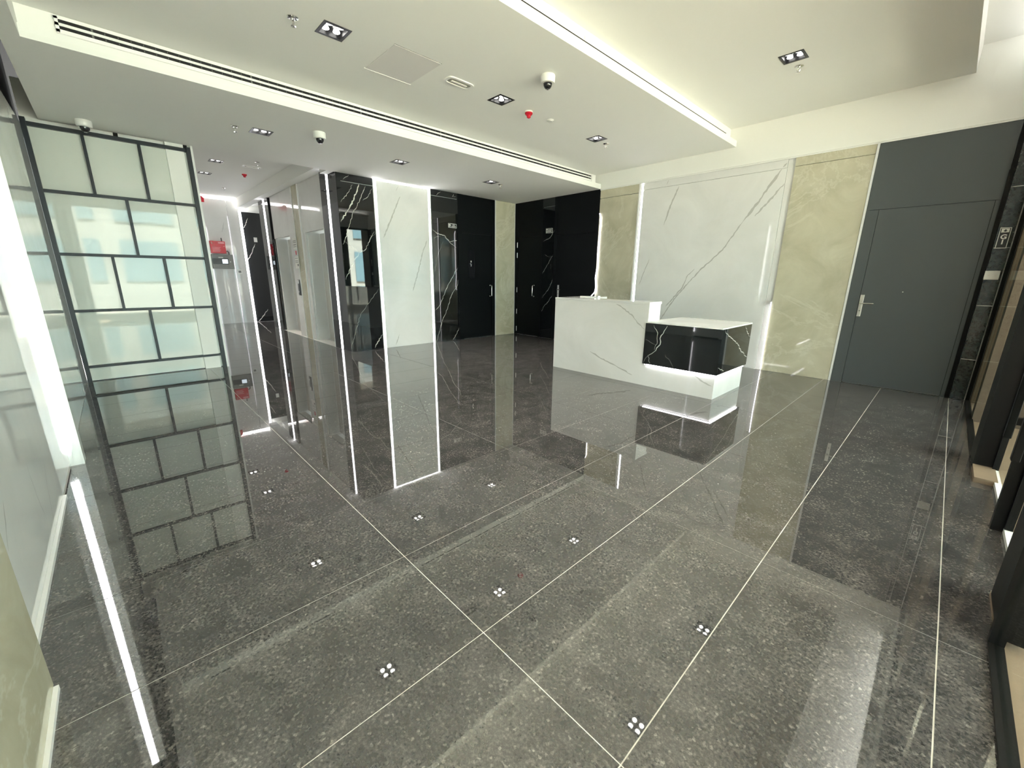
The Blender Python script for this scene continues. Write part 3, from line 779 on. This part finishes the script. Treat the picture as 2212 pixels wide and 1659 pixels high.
# ---- downlights
dl0 = None
labels = {0: 'recessed square downlight on the lowest ceiling nearest the glass screen', 1: 'recessed square downlight in the middle of the lowest ceiling',
          2: 'recessed square downlight on the lowest ceiling nearest the room corner', 3: 'recessed square downlight on the middle ceiling beside the access hatch',
          4: 'recessed square downlight on the middle ceiling beside the red detector', 5: 'recessed square downlight on the middle ceiling nearest the desk wall',
          6: 'recessed square downlight on the upper ceiling near the grey door', 7: 'recessed square downlight on the upper ceiling halfway along the room',
          8: 'recessed square downlight on the upper ceiling above the camera side', 9: 'nearer of the two lobby ceiling downlights', 10: 'farther of the two lobby ceiling downlights'}
def make_downlight():
    t = thing('downlight', (0, 0, 0), '', 'downlight', 'square downlights')
    mb = MB()
    e, o_ = .080, .104
    mb.box(-o_, o_, -o_, -e, -.003, .004).box(-o_, o_, e, o_, -.003, .004).box(-o_, -e, -e, e, -.003, .004).box(e, o_, -e, e, -.003, .004)
    obj('rim', mb, 'black', t, loc=(0, 0, 0))
    mb = MB().box(-e - .004, e + .004, -e - .004, e + .004, .040, .045)
    for s in (-1, 1):
        mb.box(s * e, s * (e + .004), -e, e, .0, .045).box(-e, e, s * e, s * (e + .004), .0, .045)
    obj('housing', mb, 'black', t, loc=(0, 0, 0))
    for sx in (-1, 1):
        for sy in (-1, 1):
            c = (sx * .042, sy * .042, 0)
            obj('lamp', MB().lathe([(.008, .040), (.022, .034), (.027, .020), (.025, .018), (.013, .020), (.002, .021)], 18, c), 'lens', t, loc=c, smooth=True)
    return t
for k, (x, y, z) in enumerate(DL):
    if dl0 is None:
        t = dl0 = make_downlight(); t.location = (x, y, z); t['label'] = labels[k]
    else:
        t = copy_tree(dl0, (x, y, z), labels[k])
    ld = bpy.data.lights.new('downlight_beam', 'SPOT'); ld.energy = SPOT_W; ld.spot_size = math.radians(75); ld.spot_blend = .7
    ld.shadow_soft_size = .05; ld.color = (1, .96, .88)
    lo = bpy.data.objects.new('downlight_beam', ld); COL.objects.link(lo); lo.parent = t; lo.location = (0, 0, -.02)

# ---- sprinklers
def make_sprinkler():
    t = thing('sprinkler', (0, 0, 0), '', 'sprinkler', 'ceiling sprinklers')
    obj('rose', MB().lathe([(.040, 0), (.040, -.004), (.030, -.009), (.012, -.010)], 20), 'chrome', t, loc=(0, 0, 0), smooth=True)
    mb = MB().lathe([(.010, -.008), (.010, -.022), (.006, -.024)], 12)
    mb.tube([(.010, 0, -.02), (.014, 0, -.034), (.004, 0, -.052)], .0025, 6).tube([(-.010, 0, -.02), (-.014, 0, -.034), (-.004, 0, -.052)], .0025, 6)
    mb.tube([(0, 0, -.022), (0, 0, -.052)], .0025, 6)
    obj('head', mb, 'chrome', t, loc=(0, 0, 0))
    obj('deflector', MB().lathe([(.018, -.052), (.018, -.055), (.004, -.056)], 14), 'chrome', t, loc=(0, 0, 0), smooth=True)
    return t
SP = [(3.309, -5.47, MID, 'chrome sprinkler on the middle ceiling left of the access hatch'), (3.293, -1.424, MID, 'chrome sprinkler on the middle ceiling nearest the desk wall'),
      (5.539, -1.42, HIGH, 'chrome sprinkler on the upper ceiling beside its downlight'), (1.24, -5.49, LOW, 'chrome sprinkler on the lowest ceiling near the glass screen'),
      (1.195, -1.52, LOW, 'chrome sprinkler on the lowest ceiling nearest the room corner'), (-1.80, -4.56, LZ, 'chrome sprinkler on the lobby ceiling beside the emergency light'),
      (-4.88, -4.55, LZ, 'chrome sprinkler at the far end of the lobby ceiling')]
s0 = None
for x, y, z, lab in SP:
    if s0 is None: s0 = make_sprinkler(); s0.location = (x, y, z); s0['label'] = lab
    else: copy_tree(s0, (x, y, z), lab)

# ---- dome cameras
def make_dome():
    t = thing('security_camera', (0, 0, 0), '', 'camera', 'dome cameras')
    obj('base', MB().lathe([(.066, 0), (.068, -.008), (.066, -.055), (.060, -.064), (.042, -.066)], 28), 'white', t, loc=(0, 0, 0), smooth=True)
    prof = [(.042 * math.cos(a), -.064 - .052 * math.sin(a)) for a in [i * math.pi / 2 / 7 for i in range(7)]] + [(.002, -.116)]
    obj('dome', MB().lathe(prof, 24), 'smoke', t, loc=(0, 0, 0), smooth=True)
    obj('lens', MB().lathe([(.014, -.03), (.014, -.02), (.010, -.018)], 14, (0, 0, -.085)), 'steel', t, loc=(0, 0, -.0), smooth=True)
    return t
c0 = make_dome(); c0.location = (4.04, -3.485, MID); c0['label'] = 'white dome security camera on the middle ceiling between downlight and step'
copy_tree(c0, (1.70, -4.755, LOW), 'white dome security camera in the middle of the lowest ceiling')
copy_tree(c0, (.27, -6.69, LOW), 'white dome security camera over the glass screen')

# ---- detectors, emergency lights, hatch
def make_detector():
    t = thing('alarm_detector', (0, 0, 0), '', 'detector', 'red alarm detectors')
    obj('base', MB().lathe([(.045, 0), (.046, -.012), (.042, -.014)], 24), 'white', t, loc=(0, 0, 0), smooth=True)
    obj('sounder', MB().lathe([(.042, -.012), (.044, -.024), (.036, -.036), (.024, -.040), (.022, -.062), (.012, -.068)], 24), 'red', t, loc=(0, 0, 0), smooth=True)
    return t
a0 = make_detector(); a0.location = (3.32, -3.0, MID); a0['label'] = 'red and white alarm detector on the middle ceiling'
copy_tree(a0, (-2.95, -4.53, LZ), 'red and white alarm detector on the lobby ceiling')
t = thing('smoke_detector', (3.325, -2.635, MID), 'flat white round sensor on the middle ceiling beyond the red detector', 'sensor')
obj('base', MB().lathe([(.042, 0), (.042, -.006), (.034, -.012)], 24, (3.325, -2.635, MID)), 'white', t, smooth=True)
obj('cover', MB().lathe([(.024, -.010), (.022, -.016)], 20, (3.325, -2.635, MID)), 'white', t, smooth=True)
def emergency(x, y, z, lab, L=.15, Wd=.07):
    t = thing('emergency_light', (x, y, z), lab, 'emergency light', 'emergency lights')
    mb = MB()
    def stadium(hw, hl_, z0, z1, hole=None):
        ring = []
        for i in range(24):
            a = 2 * math.pi * i / 24
            cx = hw * math.copysign(abs(math.cos(a)) ** .5, math.cos(a)); cy_ = hl_ * math.copysign(abs(math.sin(a)) ** .35, math.sin(a))
            ring.append((cx, cy_))
        return ring
    o1, i1 = stadium(Wd, L, 0, 0), stadium(Wd * .72, L * .84, 0, 0)
    n = 24
    for ring, zz_ in ((o1, 0), (o1, -.010), (i1, -.012), (i1, .0)):
        mb.v += [(x + p[0], y + p[1], z + zz_) for p in ring]
    for j in range(3):
        for i in range(n):
            a, b = j * n + i, j * n + (i + 1) % n
            mb.f.append((a, b, b + n, a + n)); mb.m.append(0)
    obj('bezel', mb, 'white', t)
    mb = MB(); mb.v = [(x + p[0], y + p[1], z - .003) for p in i1]; mb.v += [(x + p[0] * .6, y + p[1] * .9, z - .010) for p in i1]
    for i in range(n):
        mb.f.append((i, (i + 1) % n, n + (i + 1) % n, n + i)); mb.m.append(0)
    mb.f.append(tuple(range(n, 2 * n))); mb.m.append(0)
    obj('lens', mb, 'emerg', t)
    box('tube', 'paper', x - .012, x + .012, y - L * .6, y + L * .6, z - .014, z - .008, t)
emergency(3.335, -3.99, MID, 'slim recessed emergency light beside the ceiling access hatch')
emergency(-2.23, -4.55, LZ, 'slim recessed emergency light on the lobby ceiling')
h = thing('access_hatch', (3.245, -4.54, MID), 'flush square plaster access hatch in the middle ceiling', 'hatch')
box('hatch_panel', 'hatch', 2.975, 3.515, -4.765, -4.315, MID - .004, MID - .0008, h)
box('hatch_edge', 'fascia', 2.962, 2.972, -4.775, -4.305, MID - .007, MID, h)
box('hatch_edge', 'grey', 3.518, 3.522, -4.77, -4.31, MID - .002, MID, h)

# ---- reception desk
dk = thing('reception_desk', (4.2, -1.8, 0), 'white marble reception desk with a low black marble block at its right end', 'desk')
mb = MB().box(3.094, 4.565, -2.15, -2.11, 0, .99).box(3.094, 3.13, -2.11, -1.30, 0, .99).box(4.53, 4.565, -2.11, -1.87, 0.28, .99).box(4.565, 5.41, -2.15, -2.11, 0, .255).box(5.375, 5.41, -2.11, -1.28, 0, .255)
for pts, w in V['deskfront']:
    if max(p[0] for p in pts) < 4.56: mb.vein([(p[0], -2.15, p[2]) for p in pts], w, (0, -1, 0), 1, .011, {0: (3.1, 4.56), 2: (.01, .98)})
    else: mb.vein([(p[0], -2.15, p[2]) for p in pts], w, (0, -1, 0), 1, .011, {0: (4.2, 5.40), 2: (.01, .25)})
obj('body', mb, ['white_marble', 'white_vein'], dk)
obj('counter_top', MB().box(3.092, 4.567, -2.152, -1.85, .99, 1.02).box(3.092, 3.40, -1.85, -1.30, .99, 1.02), 'white_marble', dk, bevel=.002)
box('worktop', 'white_marble', 3.41, 4.535, -1.85, -1.30, .70, .73, dk)
mb = MB().box(4.547, 5.432, -2.165, -1.235, .278, .775)
for pts, w in V['block']: mb.vein([(p[0], -2.165, p[2]) for p in pts], w, (0, -1, 0), 1, .02, {0: (4.55, 5.43), 2: (.28, .775)})
for pts, w in V['blockside']: mb.vein([(5.432, p[1], p[2]) for p in pts], w, (1, 0, 0), 1, .02, {1: (-2.163, -1.237), 2: (.28, .775)})
obj('low_block', mb, ['black_marble', 'black_vein'], dk, label='black marble block with white veins')
box('block_top', 'white_marble', 4.545, 5.434, -2.167, -1.233, .777, .792, dk)
obj('under_light', MB().box(4.60, 5.405, -2.164, -2.152, .262, .274).box(5.412, 5.424, -2.15, -1.30, .262, .274), 'led', dk)
tr = thing('strip_profile', (3.36, -1.70, 1.02), 'short white plastic profile lying on the reception counter', 'profile')
box('profile', 'white', 3.22, 3.52, -1.74, -1.70, 1.021, 1.034, tr)
box('end_cap', 'alu', 3.52, 3.545, -1.75, -1.69, 1.021, 1.046, tr)

# ---- signs and wall plates
def rotY(): return (math.radians(90), 0, 0)
g1 = thing('floor_sign', (7.279, -.004, 1.64), 'black plate reading G 1 on the dark green marble strip', 'sign')
box('plate', 'white', 7.240, 7.318, -.006, -.0005, 1.634, 1.838, g1)
box('field', 'black', 7.245, 7.313, -.0068, -.006, 1.640, 1.832, g1)
box('icon_field', 'white', 7.252, 7.306, -.0076, -.0068, 1.790, 1.828, g1)
mb = MB(); mb.v = [(7.279, -.008, 1.822), (7.293, -.008, 1.806), (7.287, -.008, 1.806), (7.287, -.008, 1.797), (7.271, -.008, 1.797), (7.271, -.008, 1.806), (7.265, -.008, 1.806)]
mb.v += [(a, -.0077, c) for a, b, c in mb.v]
mb.f = [(6, 5, 4, 3, 2, 1, 0)] + [(i, (i + 1) % 7, 7 + (i + 1) % 7, 7 + i) for i in range(7)]; mb.m = [0] * 8
obj('house_icon', mb, 'black', g1)
text('letter', 'G', .062, (7.279, -.0072, 1.745), rotY(), 'white', g1, 1.0)
text('letter', '1', .062, (7.279, -.0072, 1.694), rotY(), 'white', g1, 1.0)
sw = thing('switch_plate', (7.275, -.004, 1.36), 'small white wall plate below the G 1 sign', 'switch')
box('plate', 'white', 7.222, 7.330, -.009, -.0005, 1.318, 1.410, sw, bevel=.003)
box('button', 'paper', 7.245, 7.262, -.011, -.009, 1.352, 1.372, sw)
box('button', 'paper', 7.292, 7.306, -.011, -.009, 1.352, 1.372, sw)

def roomsign(name, lab, plane, a0, a1, z0, z1, rows_, icon_light):
    c = (a0 + a1) / 2
    t = thing('room_sign', (c, -.004, z0) if plane == 'y' else (.004, c, z0), lab, 'sign', 'small room signs')
    def bx(nm, mt, u0, u1, w0, w1, d0, d1):
        if plane == 'y': box(nm, mt, a0 + u0, a0 + u1, -d1, -d0, z0 + w0, z0 + w1, t)
        else: box(nm, mt, d0, d1, a0 + u0, a0 + u1, z0 + w0, z0 + w1, t)
    Wd, H = a1 - a0, z1 - z0
    bx('plate', 'white', 0, Wd, 0, H, .0006, .005); bx('field', 'black', .008, Wd - .008, .008, H - .008, .005, .006)
    bx('icon_field', 'white', .012, .052, .018, H - .014, .006, .0068)
    bx('icon', 'black', .018, .034 if icon_light else .044, .035, H - .035, .0068, .0074)
    mb = MB(); rr = random.Random(3)
    for u0, u1, w0, w1 in rows_:
        u = u0
        while u < u1:
            wl_ = rr.uniform(.008, .013)
            if plane == 'y': mb.box(a0 + u, a0 + u + wl_, -.0068, -.006, z0 + w0, z0 + w1)
            else: mb.box(.006, .0068, a0 + u, a0 + u + wl_, z0 + w0, z0 + w1)
            u += wl_ + .004
    obj('lettering', mb, 'white', t)
roomsign('sign', 'small black sign with white pictogram on the marble left of the rear door', 'x', -1.815, -1.618, 2.222, 2.300, [(.10, .145, .045, .06), (.075, .165, .018, .034)], True)
roomsign('sign', 'small black sign with white pictogram on the black marble near the corner', 'y', .935, 1.115, 2.190, 2.282, [(.062, .15, .052, .068), (.062, .15, .022, .040)], False)

# ---- lobby equipment
rb = thing('fire_alarm_box', (-6.29, -4.63, 1.81), 'red wall box with a black aerial above the grey panel in the lobby', 'alarm box')
box('case', 'red', -6.299, -6.20, -4.79, -4.47, 1.815, 2.115, rb, bevel=.004)
mb = MB().box(-6.20, -6.198, -4.62, -4.49, 2.055, 2.095).box(-6.20, -6.198, -4.515, -4.49, 1.985, 2.0)
for k in range(4): mb.box(-6.20, -6.198, -4.76, -4.60 + .02 * (k % 2), 1.86 + .03 * k, 1.872 + .03 * k)
obj('print', mb, 'red_mark', rb)
box('indicator', 'emerg', -6.20, -6.197, -4.775, -4.755, 2.075, 2.092, rb)
box('indicator', 'emerg', -6.20, -6.197, -4.765, -4.742, 2.045, 2.065, rb)
obj('aerial', MB().tube([(-6.25, -4.525, 2.11), (-6.25, -4.53, 2.20)], .012, 8), 'black', rb, smooth=True)
obj('cable', MB().tube([(-6.27, -4.47, 1.87), (-6.27, -4.43, 1.88), (-6.27, -4.405, 1.85), (-6.27, -4.405, 1.79)], .010, 8), 'black', rb, smooth=True)
gp = thing('control_panel', (-6.29, -4.58, 1.43), 'grey alarm control panel with a small lit screen in the lobby', 'control panel')
box('case', 'grey', -6.299, -6.22, -4.80, -4.335, 1.435, 1.79, gp, bevel=.003)
box('display_field', 'black', -6.22, -6.217, -4.79, -4.45, 1.545, 1.69, gp)
box('screen', 'screen', -6.217, -6.215, -4.585, -4.465, 1.565, 1.67, gp)
box('label_strip', 'paper', -6.22, -6.217, -4.66, -4.56, 1.70, 1.725, gp)
box('side_door', 'grey', -6.22, -6.216, -4.445, -4.34, 1.44, 1.785, gp)
obj('lock', MB().lathe([(.012, 0), (.012, .004)], 12, (-6.216, -4.41, 1.61), 0, 'x'), 'steel', gp)
th = thing('thermostat', (-6.295, -4.22, 1.33), 'small square white thermostat with a dark screen on the lobby marble', 'thermostat')
box('case', 'white', -6.299, -6.28, -4.275, -4.165, 1.305, 1.415, th, bevel=.004)
box('screen', 'ink', -6.28, -6.278, -4.25, -4.19, 1.335, 1.39, th)
hn = thing('alarm_sounder', (-6.1, -4.84, 2.99), 'red wall sounder high beside the glass screen edge', 'sounder')
box('base', 'red', -6.28, -6.24, -4.93, -4.76, 3.03, 3.14, hn)
obj('horn', MB().lathe([(.03, 0), (.06, .05), (.075, .09)], 18, (-6.24, -4.845, 3.085), 0, 'x'), 'red', hn, smooth=True)
def sheet(lab, x0, x1, z0, z1, lines, spot=False, y=-3.912):
    t = thing('notice', ((x0 + x1) / 2, y, z0), lab, 'notice', 'paper notices by the lifts')
    box('sheet', 'paper', x0, x1, y - .002, y, z0, z1, t)
    mb = MB()
    for a, b in lines: mb.box(x0 + .03, x1 - .03, y - .0028, y - .002, z0 + a, z0 + b)
    obj('printed_lines', mb, 'ink', t)
    if spot: box('code_mark', 'black', x1 - .09, x1 - .03, y - .0028, y - .002, z0 + .05, z0 + .09, t)
sheet('upper white paper notice on the pier between the lifts', -2.51, -2.27, 1.80, 2.02, [(.16, .17), (.125, .135), (.08, .095), (.045, .055)], y=-3.93)
sheet('lower white paper notice on the pier between the lifts', -2.50, -2.26, 1.42, 1.66, [(.20, .21), (.15, .16), (.12, .13)], True, y=-3.93)
st = thing('sticker', (-2.36, -3.93, 1.68), 'small dark red sticker between the two lift notices', 'sticker')
box('sheet', 'red', -2.40, -2.33, -3.932, -3.93, 1.69, 1.77, st)
cp = thing('lift_call_panel', (-2.40, -3.93, .98), 'black lift call panel below the paper notices', 'call panel')
box('plate', 'black', -2.47, -2.36, -3.938, -3.926, .88, 1.20, cp, bevel=.003)
box('display', 'steel', -2.455, -2.39, -3.941, -3.938, 1.12, 1.19, cp)
obj('button', MB().lathe([(.022, 0), (.022, -.006)], 16, (-2.43, -3.938, .95), 0, 'y'), 'steel', cp, smooth=True)
fs = thing('notice', (-6.335, -3.73, 2.16), 'small white sheet on the far black marble', 'notice')
box('sheet', 'paper', -6.338, -6.334, -3.77, -3.69, 2.15, 2.27, fs)
